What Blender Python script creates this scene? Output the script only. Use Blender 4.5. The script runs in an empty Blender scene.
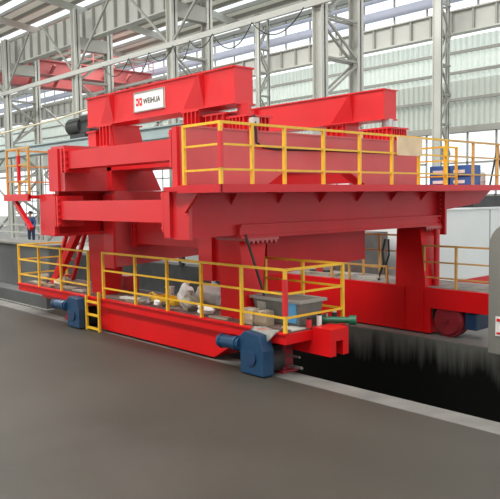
import bpy, bmesh, math, random
from mathutils import Vector, Matrix
random.seed(7)
S = bpy.context.scene
COL = S.collection

# ------------------------------------------------------------------ materials
def new_mat(name):
    m = bpy.data.materials.new(name); m.use_nodes = True
    nt = m.node_tree
    return m, nt, nt.nodes['Principled BSDF']

def paint(name, c, rough=.4, var=.15, scale=2.5, metal=0., bump=.0, dirt=None, dirt_amt=.35, spec=.5):
    """painted / plain surface with mottled colour"""
    m, nt, b = new_mat(name)
    tc = nt.nodes.new('ShaderNodeTexCoord')
    n = nt.nodes.new('ShaderNodeTexNoise'); n.inputs['Scale'].default_value = scale; n.inputs['Detail'].default_value = 6
    nt.links.new(tc.outputs['Object'], n.inputs['Vector'])
    r = nt.nodes.new('ShaderNodeValToRGB')
    lo = tuple(x*(1-var) for x in c) + (1,); hi = tuple(min(1, x*(1+var)) for x in c) + (1,)
    r.color_ramp.elements[0].position = .3; r.color_ramp.elements[0].color = lo
    r.color_ramp.elements[1].position = .7; r.color_ramp.elements[1].color = hi
    nt.links.new(n.outputs['Fac'], r.inputs['Fac'])
    out = r.outputs['Color']
    if dirt:
        n2 = nt.nodes.new('ShaderNodeTexNoise'); n2.inputs['Scale'].default_value = scale*.7; n2.inputs['Detail'].default_value = 9
        n2.inputs['Roughness'].default_value = .7
        nt.links.new(tc.outputs['Object'], n2.inputs['Vector'])
        r2 = nt.nodes.new('ShaderNodeValToRGB')
        r2.color_ramp.elements[0].position = .5; r2.color_ramp.elements[1].position = .72
        r2.color_ramp.elements[0].color = (0,0,0,1); r2.color_ramp.elements[1].color = (dirt_amt,)*3 + (1,)
        nt.links.new(n2.outputs['Fac'], r2.inputs['Fac'])
        mx = nt.nodes.new('ShaderNodeMixRGB'); mx.inputs['Color2'].default_value = dirt + (1,)
        nt.links.new(r2.outputs['Color'], mx.inputs['Fac']); nt.links.new(out, mx.inputs['Color1'])
        out = mx.outputs['Color']
    nt.links.new(out, b.inputs['Base Color'])
    b.inputs['Roughness'].default_value = rough; b.inputs['Metallic'].default_value = metal
    b.inputs['Specular IOR Level'].default_value = spec
    if bump:
        bp = nt.nodes.new('ShaderNodeBump'); bp.inputs['Strength'].default_value = bump; bp.inputs['Distance'].default_value = .02
        nt.links.new(n.outputs['Fac'], bp.inputs['Height']); nt.links.new(bp.outputs['Normal'], b.inputs['Normal'])
    return m

RED    = paint('red_paint', (.63,.017,.022), .36, .06, 1.2, dirt=(.48,.05,.055), dirt_amt=.2, spec=.5)
REDB   = paint('bright_red_paint', (.66,.005,.007), .42, .06, 1.2, spec=.3)
REDP   = paint('sheen_red_paint', (.50,.060,.066), .30, .10, .9, dirt=(.44,.12,.125), dirt_amt=.45)  # pinkish reflection of bright windows mixed into the red
REDG   = paint('girder_red_paint', (.58,.018,.025), .40, .08, .9, dirt=(.46,.06,.065), dirt_amt=.4, spec=.28)
RED_SHADE   = paint('shaded_red_paint', (.50,.006,.009), .42, .06, 1.2, spec=.3)  # darker red: shade under the cross beam painted into the girder
YEL    = paint('yellow_paint', (.80,.46,.025), .42, .10, 6)
ORA    = paint('orange_paint', (.58,.33,.09), .5, .1, 6)
BLUE   = paint('blue_paint', (.008,.046,.11), .4, .15, 5)
BLUED  = paint('dark_blue_paint', (.012,.04,.10), .4, .2, 5)
DECKM  = paint('dirty_deck', (.13,.075,.06), .7, .4, 3, dirt=(.30,.28,.25), dirt_amt=.5)
GREY   = paint('grey_steel', (.34,.34,.31), .55, .06, .6, dirt=(.3,.29,.27), dirt_amt=.25)
GREYL  = paint('light_grey_steel', (.52,.525,.485), .5, .05, .5)
GREYB  = paint('blue_grey_beam', (.30,.37,.37), .5, .07, .8)
PINK   = paint('faded_red_crane', (.50,.13,.13), .6, .1, .6)
PIPE   = paint('pale_blue_pipe', (.55,.58,.72), .4, .04, 1)
DARK   = paint('dark_steel', (.03,.032,.032), .6, .3, 3)
BLACK  = paint('black_rubber', (.012,.012,.012), .6, .3, 6)
WHEELR = paint('wheel_red', (.22,.012,.02), .45, .15, 4)
FLOORM = paint('floor_concrete', (.047,.042,.034), .55, .14, .35, bump=.05, dirt=(.075,.068,.058), dirt_amt=.5, spec=.3)
KERB   = paint('kerb_concrete', (.15,.145,.133), .75, .2, 2.0, bump=.15, dirt=(.10,.10,.09), dirt_amt=.6)
LEDGE  = paint('ledge_concrete', (.17,.17,.16), .45, .15, .8, bump=.1)
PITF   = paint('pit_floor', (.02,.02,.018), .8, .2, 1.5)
BLOCKM = paint('dark_block', (.085,.088,.085), .7, .25, .7, bump=.15)
CONTM  = paint('pale_container', (.74,.78,.77), .5, .04, .8)
WHITE  = paint('white_plastic', (.80,.80,.78), .5, .05, 6)
PAPER  = paint('paper_sheet', (.52,.51,.46), .8, .1, 8)
CARD   = paint('cardboard', (.62,.55,.40), .8, .1, 6)
CARDD  = paint('brown_cardboard', (.33,.26,.18), .8, .15, 6)
PLY    = paint('plywood', (.74,.56,.36), .7, .12, 3)
BINM   = paint('grey_bin_plastic', (.19,.19,.175), .45, .12, 4)
LABELB = paint('blue_label', (.12,.42,.75), .5, .1, 8)
SACKM  = paint('grey_sack', (.32,.30,.24), .9, .2, 8, bump=.4)
GREEN  = paint('green_paint', (.01,.12,.06), .4, .15, 8)
STEEL  = paint('bare_steel', (.45,.45,.45), .35, .1, 5, metal=.8)
CRATEB = paint('blue_crate', (.035,.12,.38), .5, .1, 6)
SIGNW  = paint('sign_white', (.78,.82,.78), .5, .03, 4)
SIGNK  = paint('sign_black', (.03,.03,.03), .5, .1, 8)
SIGNR  = paint('sign_red', (.65,.02,.03), .5, .05, 8)
WOODM  = paint('old_planks', (.30,.26,.20), .8, .3, 5)
SKIN   = paint('skin', (.45,.25,.17), .6, .08, 8)
HAIRM  = paint('hair', (.015,.012,.01), .7, .2, 20)
JACK   = paint('blue_jacket', (.02,.055,.16), .85, .15, 8)
TROU   = paint('navy_trousers', (.012,.025,.07), .85, .15, 8)
POSTG  = paint('grey_cabinet', (.22,.225,.20), .5, .05, 2)

def pit_wall_mat():
    m, nt, b = new_mat('stained_pit_wall')
    tc = nt.nodes.new('ShaderNodeTexCoord')
    sep = nt.nodes.new('ShaderNodeSeparateXYZ'); nt.links.new(tc.outputs['Object'], sep.inputs[0])
    mp = nt.nodes.new('ShaderNodeMapping'); mp.inputs['Scale'].default_value = (3.2, .2, .28)
    nt.links.new(tc.outputs['Object'], mp.inputs['Vector'])
    n = nt.nodes.new('ShaderNodeTexNoise'); n.inputs['Scale'].default_value = 1.3; n.inputs['Detail'].default_value = 5
    nt.links.new(mp.outputs[0], n.inputs['Vector'])
    # the painted lower band starts about 0.45 m below the lip, its edge run down in drips
    a = nt.nodes.new('ShaderNodeMath'); a.operation = 'MULTIPLY_ADD'; a.inputs[1].default_value = 1.35
    nt.links.new(n.outputs['Fac'], a.inputs[0]); s_ = nt.nodes.new('ShaderNodeMath'); s_.operation='SUBTRACT'; s_.inputs[1].default_value=2.0
    nt.links.new(sep.outputs['Z'], s_.inputs[0]); nt.links.new(s_.outputs[0], a.inputs[2])
    r = nt.nodes.new('ShaderNodeValToRGB')
    r.color_ramp.elements[0].position = -.0; r.color_ramp.elements[0].color = (.006,.007,.006,1)
    r.color_ramp.elements[1].position = .62; r.color_ramp.elements[1].color = (.13,.135,.12,1)
    e = r.color_ramp.elements.new(.2); e.color = (.035,.037,.033,1)
    nt.links.new(a.outputs[0], r.inputs['Fac']); nt.links.new(r.outputs[0], b.inputs['Base Color'])
    b.inputs['Roughness'].default_value = .85; b.inputs['Specular IOR Level'].default_value = .1
    return m
PITW = pit_wall_mat()

def translucent(name, c, t=.5):
    m = bpy.data.materials.new(name); m.use_nodes = True; nt = m.node_tree
    b = nt.nodes['Principled BSDF']; out = nt.nodes['Material Output']
    b.inputs['Base Color'].default_value = c + (1,); b.inputs['Roughness'].default_value = .6
    tr = nt.nodes.new('ShaderNodeBsdfTranslucent'); tr.inputs['Color'].default_value = c + (1,)
    mx = nt.nodes.new('ShaderNodeMixShader'); mx.inputs[0].default_value = t
    nt.links.new(b.outputs[0], mx.inputs[1]); nt.links.new(tr.outputs[0], mx.inputs[2]); nt.links.new(mx.outputs[0], out.inputs['Surface'])
    return m
SHEET  = translucent('translucent_sheet', (.84,.90,.84), .6)
SHEETD = translucent('corrugated_sheet', (.62,.66,.60), .30)
ROOFM  = translucent('roof_sheet', (.80,.80,.74), .42)
def pane_mat():
    m = bpy.data.materials.new('window_glass'); m.use_nodes = True; nt = m.node_tree
    nt.nodes.remove(nt.nodes['Principled BSDF']); out = nt.nodes['Material Output']
    t = nt.nodes.new('ShaderNodeBsdfTransparent'); t.inputs[0].default_value = (.95,.97,.97,1)
    g = nt.nodes.new('ShaderNodeBsdfGlossy'); g.inputs['Roughness'].default_value = .15
    mx = nt.nodes.new('ShaderNodeMixShader'); mx.inputs[0].default_value = .06
    nt.links.new(t.outputs[0], mx.inputs[1]); nt.links.new(g.outputs[0], mx.inputs[2]); nt.links.new(mx.outputs[0], out.inputs['Surface'])
    return m
GLASS = pane_mat()

# ------------------------------------------------------------------ mesh helpers
class MB:
    def __init__(s): s.bm = bmesh.new()
    def hexa(s, lo, hi):
        v = [s.bm.verts.new(p) for p in list(lo)+list(hi)]
        for f in ((3,2,1,0),(4,5,6,7),(0,1,5,4),(1,2,6,5),(2,3,7,6),(3,0,4,7)):
            s.bm.faces.new([v[i] for i in f])
        return s
    def box(s, x0,x1,y0,y1,z0,z1):
        return s.hexa(((x0,y0,z0),(x1,y0,z0),(x1,y1,z0),(x0,y1,z0)),((x0,y0,z1),(x1,y0,z1),(x1,y1,z1),(x0,y1,z1)))
    def prism(s, pts, ax, a, b):
        def P(p,t):
            if ax=='x': return (t,p[0],p[1])
            if ax=='y': return (p[0],t,p[1])
            return (p[0],p[1],t)
        A=[s.bm.verts.new(P(p,a)) for p in pts]; B=[s.bm.verts.new(P(p,b)) for p in pts]; n=len(pts)
        s.bm.faces.new(A); s.bm.faces.new(B[::-1])
        for i in range(n): s.bm.faces.new((A[i],B[i],B[(i+1)%n],A[(i+1)%n]))
        return s
    def bar(s, p, q, w, h=None, up=(0,0,1)):
        h = h or w; p=Vector(p); q=Vector(q); d=(q-p).normalized()
        u=Vector(up)
        if abs(d.dot(u))>.95: u=Vector((0,1,0))
        sx=d.cross(u).normalized(); sy=sx.cross(d).normalized()
        def R(c): return [c-sx*w/2-sy*h/2, c+sx*w/2-sy*h/2, c+sx*w/2+sy*h/2, c-sx*w/2+sy*h/2]
        return s.hexa(R(p),R(q))
    def cyl(s, p, q, r, r2=None, n=16):
        r2 = r if r2 is None else r2
        p=Vector(p); q=Vector(q); d=(q-p).normalized()
        u=Vector((0,0,1)) if abs(d.z)<.9 else Vector((0,1,0))
        a=d.cross(u).normalized(); b=a.cross(d)
        A=[];B=[]
        for i in range(n):
            t=2*math.pi*i/n; o=a*math.cos(t)+b*math.sin(t)
            A.append(s.bm.verts.new(p+o*r)); B.append(s.bm.verts.new(q+o*r2))
        s.bm.faces.new(A); s.bm.faces.new(B[::-1])
        for i in range(n): s.bm.faces.new((A[i],B[i],B[(i+1)%n],A[(i+1)%n]))
        return s
    def tube(s, pts, r, n=8):
        pts=[Vector(p) for p in pts]; rings=[]
        for i,p in enumerate(pts):
            d=(pts[min(i+1,len(pts)-1)]-pts[max(i-1,0)]).normalized()
            u=Vector((0,0,1)) if abs(d.z)<.9 else Vector((0,1,0))
            a=d.cross(u).normalized(); b=a.cross(d)
            rings.append([s.bm.verts.new(p+(a*math.cos(2*math.pi*k/n)+b*math.sin(2*math.pi*k/n))*r) for k in range(n)])
        for A,B in zip(rings,rings[1:]):
            for k in range(n): s.bm.faces.new((A[k],B[k],B[(k+1)%n],A[(k+1)%n]))
        s.bm.faces.new(rings[0][::-1]); s.bm.faces.new(rings[-1])
        return s
    def lathe(s, c, prof, n=20):
        c=Vector(c); rings=[]
        for r,z in prof:
            rings.append([s.bm.verts.new(c+Vector((r*math.cos(2*math.pi*k/n), r*math.sin(2*math.pi*k/n), z))) for k in range(n)])
        for A,B in zip(rings,rings[1:]):
            for k in range(n): s.bm.faces.new((A[k],A[(k+1)%n],B[(k+1)%n],B[k]))
        s.bm.faces.new(rings[0][::-1]); s.bm.faces.new(rings[-1])
        return s
    def build(s, name, mat, parent=None, bevel=0, smooth=False, kind=None):
        bmesh.ops.recalc_face_normals(s.bm, faces=s.bm.faces)
        me = bpy.data.meshes.new(name)
        org = Vector((0,0,0))
        if parent is not None: org = WORLD[parent.name]
        if parent is None:
            # thing made of one mesh: origin at the middle of its base
            xs=[v.co for v in s.bm.verts]
            org = Vector(((min(v.x for v in xs)+max(v.x for v in xs))/2,(min(v.y for v in xs)+max(v.y for v in xs))/2,min(v.z for v in xs)))
        bmesh.ops.translate(s.bm, verts=s.bm.verts, vec=-org)
        if smooth:
            for f in s.bm.faces: f.smooth = True
        s.bm.to_mesh(me); s.bm.free()
        me.materials.append(mat)
        o = bpy.data.objects.new(name, me); COL.objects.link(o)
        if parent is not None: o.parent = parent
        else: o.location = org
        WORLD[o.name] = org.copy()
        if bevel:
            md = o.modifiers.new('bevel','BEVEL'); md.width = bevel; md.segments = 2; md.limit_method = 'ANGLE'; md.angle_limit = .6
        if smooth and hasattr(me,'shade_auto_smooth'): pass
        if kind: o['kind'] = kind
        return o
WORLD = {}
def empty(name, loc):
    o = bpy.data.objects.new(name, None); COL.objects.link(o); o.location = loc; o.empty_display_size = .3
    WORLD[o.name] = Vector(loc); return o
def tag(o, label, cat, group=None):
    o['label'] = label; o['category'] = cat
    if group: o['group'] = group
    return o
def structure(name, mb, mat):
    o = mb.build(name, mat); o['kind'] = 'structure'; return o

# ------------------------------------------------------------------ the hall
structure('floor', MB().box(-115,12,-14,7.97,-.4,0), FLOORM)
structure('trim_1', MB().box(-115,12,8.0,8.46,-2.3,-.02).box(-115,12,7.97,8.0,-2.3,-.12), KERB)                      # kerb that carries the near rail
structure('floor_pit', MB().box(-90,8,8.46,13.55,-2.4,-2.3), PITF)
structure('wall_pit', MB().box(-90,8,13.55,13.62,-2.3,-.29), PITW)
structure('floor_far', MB().box(-90,8,13.62,60,-2.4,-.28), LEDGE)

VW = 38.0
def corr(z0, z1, x0, x1, y, pitch=.38, d=.16):
    m = MB(); n = int((x1-x0)/pitch); a=[]; b=[]
    for i in range(n):
        for f,dy in ((0,0),(.35,0),(.5,d),(.85,d)):
            x = x0+(i+f)*pitch
            a.append(m.bm.verts.new((x,y+dy,z0))); b.append(m.bm.verts.new((x,y+dy,z1)))
    for i in range(len(a)-1): m.bm.faces.new((a[i],a[i+1],b[i+1],b[i]))
    return m
# far side wall: low wall, glazing, corrugated sheets, runway girder, clerestory
structure('wall_far_base', MB().box(-110,10,VW,VW+.2,-.28,1.0), GREYL)
def glazing(name, x0, x1, z0, z1, nx, nz):
    g = MB().box(x0,x1,VW+.09,VW+.11,z0,z1).build(name, GLASS); g['kind']='structure'
    f = MB()
    for i in range(nx+1):
        x = x0+(x1-x0)*i/nx; f.box(x-.06,x+.06,VW+.02,VW+.08,z0,z1)
    for k in range(nz+1):
        z = z0+(z1-z0)*k/nz; f.box(x0,x1,VW+.02,VW+.08,z-.06,z+.06)
    f.build('window_frame', GREY, g)
WC = [-8.8,-24.7,-40.6,-56.5,-72.4,-88.3]
for i in range(5):
    glazing('window_%d'%(i+1), WC[i+1]+.5, WC[i]-.5, 1.0, 6.9, 8, 3)
structure('wall_far_sheet', corr(9.9,12.45,-110,10,VW+.05), SHEET)
structure('wall_far', corr(7.15,9.9,-110,10,VW+.05), SHEETD)
g = MB()
for z in (7.05,8.75,10.35,11.55): g.box(-110,10,VW-.16,VW+.02,z-.08,z+.08)
structure('trim_2', g, GREY)
structure('trim_3', MB().box(-110,10,VW-.3,VW+.3,6.75,7.0), GREY)
g = MB().box(-110,10,VW-.95,VW-.9,12.5,13.7).box(-110,10,VW-1.2,VW-.6,13.7,13.78).box(-110,10,VW-1.2,VW-.6,12.42,12.5)
structure('trim_4', g, GREYL)
g = MB(); x=-108.
while x < 10:
    g.box(x-.06,x+.06,VW-1.12,VW-.95,12.5,13.7); x += 1.42
structure('trim_5', g, GREY)
for i in range(5):
    glazing('window_%d'%(i+6), WC[i+1]+.5, WC[i]-.5, 13.8, 16.3, 6, 1)
# roof of the far bay, falling towards the far wall, with skylight strips
def zr(y): return 16.5+(VW-y)*.13
ys = [39.0]
while ys[-1] > -13: ys.append(ys[-1]-1.15)  # runs on over the near bay, unseen, added to block ambient light
rf = MB(); sk = MB()
for i in range(len(ys)-1):
    y0,y1 = ys[i+1],ys[i]
    (sk if i % 3 == 1 else rf).hexa(((-115,y0,zr(y0)),(12,y0,zr(y0)),(12,y1,zr(y1)),(-115,y1,zr(y1))),((-115,y0,zr(y0)+.06),(12,y0,zr(y0)+.06),(12,y1,zr(y1)+.06),(-115,y1,zr(y1)+.06)))
structure('ceiling', rf, ROOFM)
structure('window_11', sk, GLASS)
g = MB()
for y in ys: g.box(-115,12,y-.09,y+.09,zr(y)-.26,zr(y)-.0)
structure('trim_6', g, GREY)
g = MB(); x=-104.2
while x < 10:
    g.bar((x,-13,zr(-13)-.5),(x,VW,zr(VW)-.5),.22,.5); x += 7.95
structure('trim_7', g, GREYL)

structure('wall_right_added', MB().box(12,12.2,-14,6,0,zr(-14)+.3), GREYL)  # unseen, added to keep side light off the left webs
structure('wall_near_added', corr(7.4,zr(-13.5)+.2,-115,12,-14,pitch=1.2), GREYL)  # unseen, added behind the camera to cut ambient light
structure('wall_near_base_added', MB().box(-115,12,-14.2,-14,-.1,.9), GREYL)  # low part of the added near wall
for i in range(6):  # added unseen windows, letting daylight onto the camera-facing faces
    xa = 12-21.2*(i+1); xb = 12-21.2*i
    g = MB().box(xa+.3,xb-.3,-14.02,-14.0,.9,7.4).build('window_%d'%(12+i), GLASS); g['kind']='structure'
    f = MB()
    for k in range(7): x=xa+.3+(xb-xa-.6)*k/6; f.box(x-.08,x+.08,-13.98,-13.9,.9,7.4)
    for z in (.95,3.0,5.2,7.35): f.box(xa,xb,-13.98,-13.9,z-.07,z+.07)
    f.build('window_frame', GREY, g)
# ------------------------------------------------------------------ lattice columns
def lattice_column(x, v1, v2, w, zt, zb=-.28, label='', head=True, w2=1., fd=.2, hz=(12.5,13.3)):
    t = empty('lattice_column', (x,(v1+v2)/2,zb)); tag(t,label,'column','steel columns of the hall')
    for v,q in ((v1,1.),(v2,w2)):
        MB().box(x-w*q/2,x+w*q/2,v-.035,v+.035,zb,zt).box(x-w*q/2,x-w*q/2+.05,v-fd,v+fd,zb,zt).box(x+w*q/2-.05,x+w*q/2,v-fd,v+fd,zb,zt).build('column_leg', GREYL, t)
    lw = .09
    m = MB(); z = zb+.6; k = 0
    while z < min(zt-2.2, hz[0]-1.9):
        a,b=(v1,v2) if k%2==0 else (v2,v1)
        for dx in (-w*.35,w*.35):
            m.bar((x+dx,a,z),(x+dx,b,z+1.7),lw,lw)
            m.bar((x+dx,v1,z),(x+dx,v2,z),lw,lw)
        z += 1.7; k += 1
    m.build('lacing', GREY, t)
    if head: MB().box(x-w*.45,x+w*.45,v1+.2,v2-.2,*hz).build('head_plate', GREY, t)
    return t
for x,l in ((-19.75,'lattice steel column rising just behind the rear red box beam, right of centre'),
            (-30.15,'lattice steel column directly behind the beam end with the white sign'),
            (-40.5,'lattice steel column left of the white-signed beam, third from the right in its row'),
            (-51.2,'lattice steel column at the far left edge of the hall')):
    lattice_column(x,22.0,24.35,.52,15.0,label=l)
for x,w_,l in ((-22.75,.55,'slim lattice column standing against the corrugated far wall at right'),
            (-37.9,.36,'slim column at the far wall seen above the gap between the two box beams')):
    lattice_column(x,VW-2.6,VW-1.55,w_,16.4,label=l,head=False,hz=(16,16.3),w2=.35,fd=.1)
for xa,xb,l in ((-51.2,-40.5,'crossed grey wind braces between the two leftmost lattice columns'),(-40.5,-30.15,'crossed grey wind braces left of the hoist motor, between columns'),(-62,-51.2,'crossed grey wind braces at the very left edge of the hall')):
    wb = empty('wind_brace',((xa+xb)/2,24.6,-.28)); tag(wb,l,'brace')
    for z0,z1 in ((-.2,5.0),(5.0,10.3)):
        for a,b in ((z0,z1),(z1,z0)):
            MB().bar((xa+.3,24.65,a),(xb-.3,24.65,b),.14,.14).build('diagonal', GREY, wb)
        MB().bar((xa+.3,24.65,z1),(xb-.3,24.65,z1),.16,.16).build('strut', GREY, wb)
# runway girder on the near row of columns
rg = empty('runway_girder',(-40,23.2,13.35)); tag(rg,'long pale grey ribbed runway girder high on the row of lattice columns','girder')
m = MB().box(-80,-5,23.15,23.2,13.4,15.2).box(-80,-5,22.9,23.45,13.35,13.43)
m.build('web', GREYL, rg)
m = MB(); x=-79.
while x<-5: m.box(x-.05,x+.05,22.95,23.15,13.43,15.2); x+=1.3
m.build('stiffener', GREY, rg, kind='stuff')
ch = empty('brace_rail',(-40,21.7,10.9)); tag(ch,'long thin grey rail running across the column row below the roof','rail')
MB().box(-80,-5,21.6,21.75,10.85,11.12).build('bar', GREYL, ch)
for a in (-19.75,-30.15,-40.5,-51.2):
    MB().bar((a,21.9,11.0),(a-4.4,21.9,14.8),.11,.11).bar((a,21.9,11.0),(a+4.4,21.9,14.8),.11,.11).build('knee_brace', GREY, ch)
# drooping cables under that rail
def catenary(x0,x1,y,z,sag,n=12):
    return [(x0+(x1-x0)*i/n, y, z-sag*4*(i/n)*(1-i/n)) for i in range(n+1)]
fc = empty('festoon_cable',(-30,21.5,10.9)); tag(fc,'dark cable hanging in loops below the thin grey rail','cable')
lx=[-20.2,-23.4,-26.2,-28.0,-29.4,-31.6,-33.6,-36.4]
for i in range(len(lx)-1):
    MB().tube(catenary(lx[i],lx[i+1],21.5,10.85,(.8,.9,.5,.9,.6,1.0,.8)[i]),.024).build('cable_loop', DARK, fc)
# pale pipes by the clerestory
for z,r,l in ((14.75,.30,'thick pale blue pipe running along the clerestory windows'),(15.75,.13,'thin pale pipe above the thick blue pipe at the clerestory')):
    tag(MB().cyl((-100,VW-.4,z),(8,VW-.4,z),r).build('pipe', PIPE), l, 'pipe')
# faded red overhead crane in the far bay
oc = empty('overhead_crane',(-56,29,12.0)); tag(oc,'faded red overhead crane bridge spanning the far bay at upper left','overhead crane')
for X,z0,z1 in ((-53.2,13.15,14.15),(-57.2,12.85,13.85)):
    MB().box(X-.45,X+.45,24.0,36.1,z0,z1).box(X-.7,X+.7,24.0,36.1,z1,z1+.08).box(X-.7,X+.7,24.0,36.1,z0-.08,z0).build('bridge_girder', PINK, oc)
    for y in (24.4,26.3,28.6,31,33.3,35.5): MB().bar((X+.5,y,z0),(X+1.3,y,z0+.6),.2,.2).build('walkway_bracket', PINK, oc)
MB().box(-59,-51.5,35.7,36.3,13.0,13.7).build('end_truck', PINK, oc)
tr = MB()
for y in range(24,37,2): tr.bar((-52.3,y,14.2),(-52.3,y,15.2),.06)
tr.bar((-52.3,24,15.2),(-52.3,36,15.2),.06).bar((-52.3,24,14.7),(-52.3,36,14.7),.05)
tr.build('guard_railing', PINK, oc)

# blue-grey beam of the next crane with the dark motor on it
gb = empty('gantry_beam',(-28,18.0,-.28)); tag(gb,'long blue-grey box beam behind the red crane, on grey posts','beam')
MB().box(-46,-14.3,17.8,18.4,5.72,6.14).box(-46,-14.3,17.7,18.5,6.14,6.2).box(-46,-14.3,17.7,18.5,5.66,5.72).build('box_beam', GREYB, gb)
for x in (-45.,-16.2): MB().box(x-.25,x+.25,17.9,18.3,-.28,5.66).build('post', GREY, gb)
MB().tube([(-46,17.4,7.0),(-34,17.4,7.3),(-25,17.4,7.8)],.05).build('hand_rail', CARD, gb)
hm = empty('hoist_motor',(-32.8,18.1,6.2)); tag(hm,'dark blue hoist motor sitting on the blue-grey beam','motor')
MB().box(-33.6,-32.0,17.75,18.45,6.2,6.42).build('base_plate', DARK, hm)
MB().cyl((-33.9,18.1,6.85),(-32.6,18.1,6.85),.46,n=20).cyl((-34.1,18.1,6.85),(-33.9,18.1,6.85),.36,.46,n=20).build('motor_body', DARK, hm)
MB().box(-32.7,-31.6,17.8,18.4,6.42,7.35).build('gearbox', DARK, hm, bevel=.06)
MB().cyl((-31.6,18.1,6.9),(-30.9,18.1,6.9),.2).build('shaft', STEEL, hm)

# ------------------------------------------------------------------ big red transfer crane (lower, travelling structure)
cr = empty('transfer_crane',(-12.2,10.9,-.28))
tag(cr,'huge bright red travelling crane frame straddling the pit, with decks and yellow railings','crane')
# near carriage
m = MB().prism([(-14.06,.03),(-9.95,.03),(-9.55,.26),(-9.45,.56),(-14.06,.56)],'y',8.07,9.2)
m.box(-14.06,-9.5,8.05,8.1,.5,.56)
m.build('carriage_beam', REDB, cr)
MB().box(-18.2,-14.06,8.6,9.1,.30,.56).build('end_beam', RED, cr)
m = MB().box(-9.5,-7.94,8.6,9.06,.33,.565).box(-7.94,-7.53,8.6,8.74,.33,.79).box(-7.94,-7.53,8.92,9.06,.33,.79).box(-7.94,-7.53,8.74,8.92,.58,.79)
m.build('end_beam', REDB, cr)
dk = MB().box(-18.29,-7.95,7.97,9.47,.57,.74).build('deck', REDB, cr)
MB().box(-18.25,-7.99,8.06,9.43,.74,.765).build('deck_plate', DECKM, dk)
MB().box(-18.29,-7.95,7.93,8.04,.735,.765).build('deck_edge', REDB, dk)
# stubby guard post under the deck
m = MB().box(-8.6,-8.36,8.3,8.55,-.02,.57).box(-8.68,-8.28,8.22,8.6,-.02,.03)
m.build('rail_guard', WHEELR, cr)
m = MB().cyl((-8.36,8.4,.1),(-8.0,8.4,.1),.025).cyl((-8.36,8.4,.28),(-8.05,8.4,.28),.02); m.build('guard_rod', STEEL, cr)
# drive units at the near rail
def drive(x0, ml):
    m = MB().prism([(x0+.03,.02),(x0+.60,.02),(x0+.60,.45),(x0+.50,.70),(x0+.12,.74),(x0-.02,.62),(x0+.03,.3)],'y',7.72,7.97)
    d = m.build('drive_unit', BLUE, cr, bevel=.012)
    MB().cyl((x0+.02,7.76,.50),(x0-ml+.08,7.76,.48),.115,n=20).cyl((x0-.08,7.76,.5),(x0-.05,7.76,.5),.135,n=20).cyl((x0-ml+.08,7.76,.48),(x0-ml,7.76,.48),.13,.115,n=20).build('motor', BLUE, d)
    MB().cyl((x0-ml,7.76,.48),(x0-ml-.03,7.76,.48),.06,n=16).build('fan_cap', BLUED, d)
    MB().cyl((x0+.31,7.72,.30),(x0+.31,7.69,.30),.12,n=20).build('shaft_cover', BLUED, d)
    MB().cyl((x0+.3,8.0,.22),(x0+.3,8.3,.22),.24,n=28).build('travel_wheel', DARK, cr)
    return d
drive(-8.84,.55); drive(-15.06,.68)
MB().box(-16.1,-15.5,8.2,8.4,-.02,.08).box(-16.1,-16.0,8.25,8.4,.08,.57).build('rail_guard', WHEELR, cr)
# ladder from floor to deck
ld = MB().box(-14.42,-14.365,7.86,7.91,.0,.80).build('ladder', YEL, cr)
MB().box(-13.855,-13.80,7.86,7.91,.0,.92).build('side_rail', YEL, ld)
for z in (.03,.34,.64): MB().box(-14.36,-13.86,7.865,7.915,z,z+.05).build('rung', YEL, ld)
# railings
def railing(pts, z, h=1.08, parent=cr, mat=YEL, name='guard_railing', rails=(1.0,.61,.24), t=.042, pw=.052, skip_posts=(), striped=(), labels=None):
    g = None
    L = [Vector((p[0],p[1],z)) for p in pts]
    first = MB()
    for a,b in zip(L,L[1:]): first.bar(a+Vector((0,0,h-t/2)), b+Vector((0,0,h-t/2)), t, t)
    g = first.build(name, mat, parent)
    for f in rails[1:]:
        m = MB()
        for a,b in zip(L,L[1:]): m.bar(a+Vector((0,0,h*f)), b+Vector((0,0,h*f)), t*.8, t*.8)
        m.build('rail', mat, g)
    for i,p in enumerate(L):
        if i in skip_posts: continue
        MB().box(p.x-pw/2,p.x+pw/2,p.y-pw/2,p.y+pw/2,z,z+h).build('post', mat, g)
        if i in striped:
            o = MB().box(p.x-pw*.65,p.x+pw*.65,p.y-pw*.65,p.y+pw*.65,z+h*.28,z+h*.84).build('post_sleeve', RED, g); o['label']='red painted middle of the yellow corner post'
    return g
railing([(-13.78,7.99),(-12.46,7.99),(-11.30,7.99),(-10.20,7.99),(-9.06,7.99),(-7.98,7.99),(-7.98,9.44),(-8.95,9.44),(-9.97,9.44)],.75,striped=(5,))
railing([(-18.25,9.4),(-18.25,7.99),(-17.03,7.99),(-15.81,7.99),(-14.45,7.99)],.75)
# legs
def leg(b, tp, zb, zt):
    (bx0,bx1,by0,by1),(x0,x1,y0,y1) = b,tp
    MB().hexa(((bx0,by0,zb),(bx1,by0,zb),(bx1,by1,zb),(bx0,by1,zb)),((x0,y0,zt),(x1,y0,zt),(x1,y1,zt),(x0,y1,zt))).build('leg', REDB, cr)
leg((-10.06,-9.30,8.34,8.66),(-10.06,-9.50,8.34,9.02),.765,2.24)
leg((-14.92,-14.30,8.34,8.72),(-15.05,-14.26,8.34,8.95),.765,2.24)
leg((-10.10,-9.24,13.94,14.4),(-10.06,-9.40,13.94,14.6),.83,2.24)
leg((-15.0,-14.3,13.94,14.4),(-15.05,-14.3,13.94,14.6),.83,2.24)
def leg_head(x0,x1,y0,y1):
    m = MB().box(x0,x1,y0,y1,2.22,2.27)
    for i in range(7):
        y = y0+.06+(y1-y0-.12)*i/6
        m.prism([(y-.04,2.22),(y+.04,2.22),(y,2.15)],'x',x1-.1,x1-.01)
    m.build('leg_head', REDP, cr)
leg_head(-10.12,-9.24,8.3,9.1); leg_head(-10.12,-9.2,13.9,14.7); leg_head(-15.1,-14.2,8.3,9.1); leg_head(-15.1,-14.2,13.9,14.7)
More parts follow.
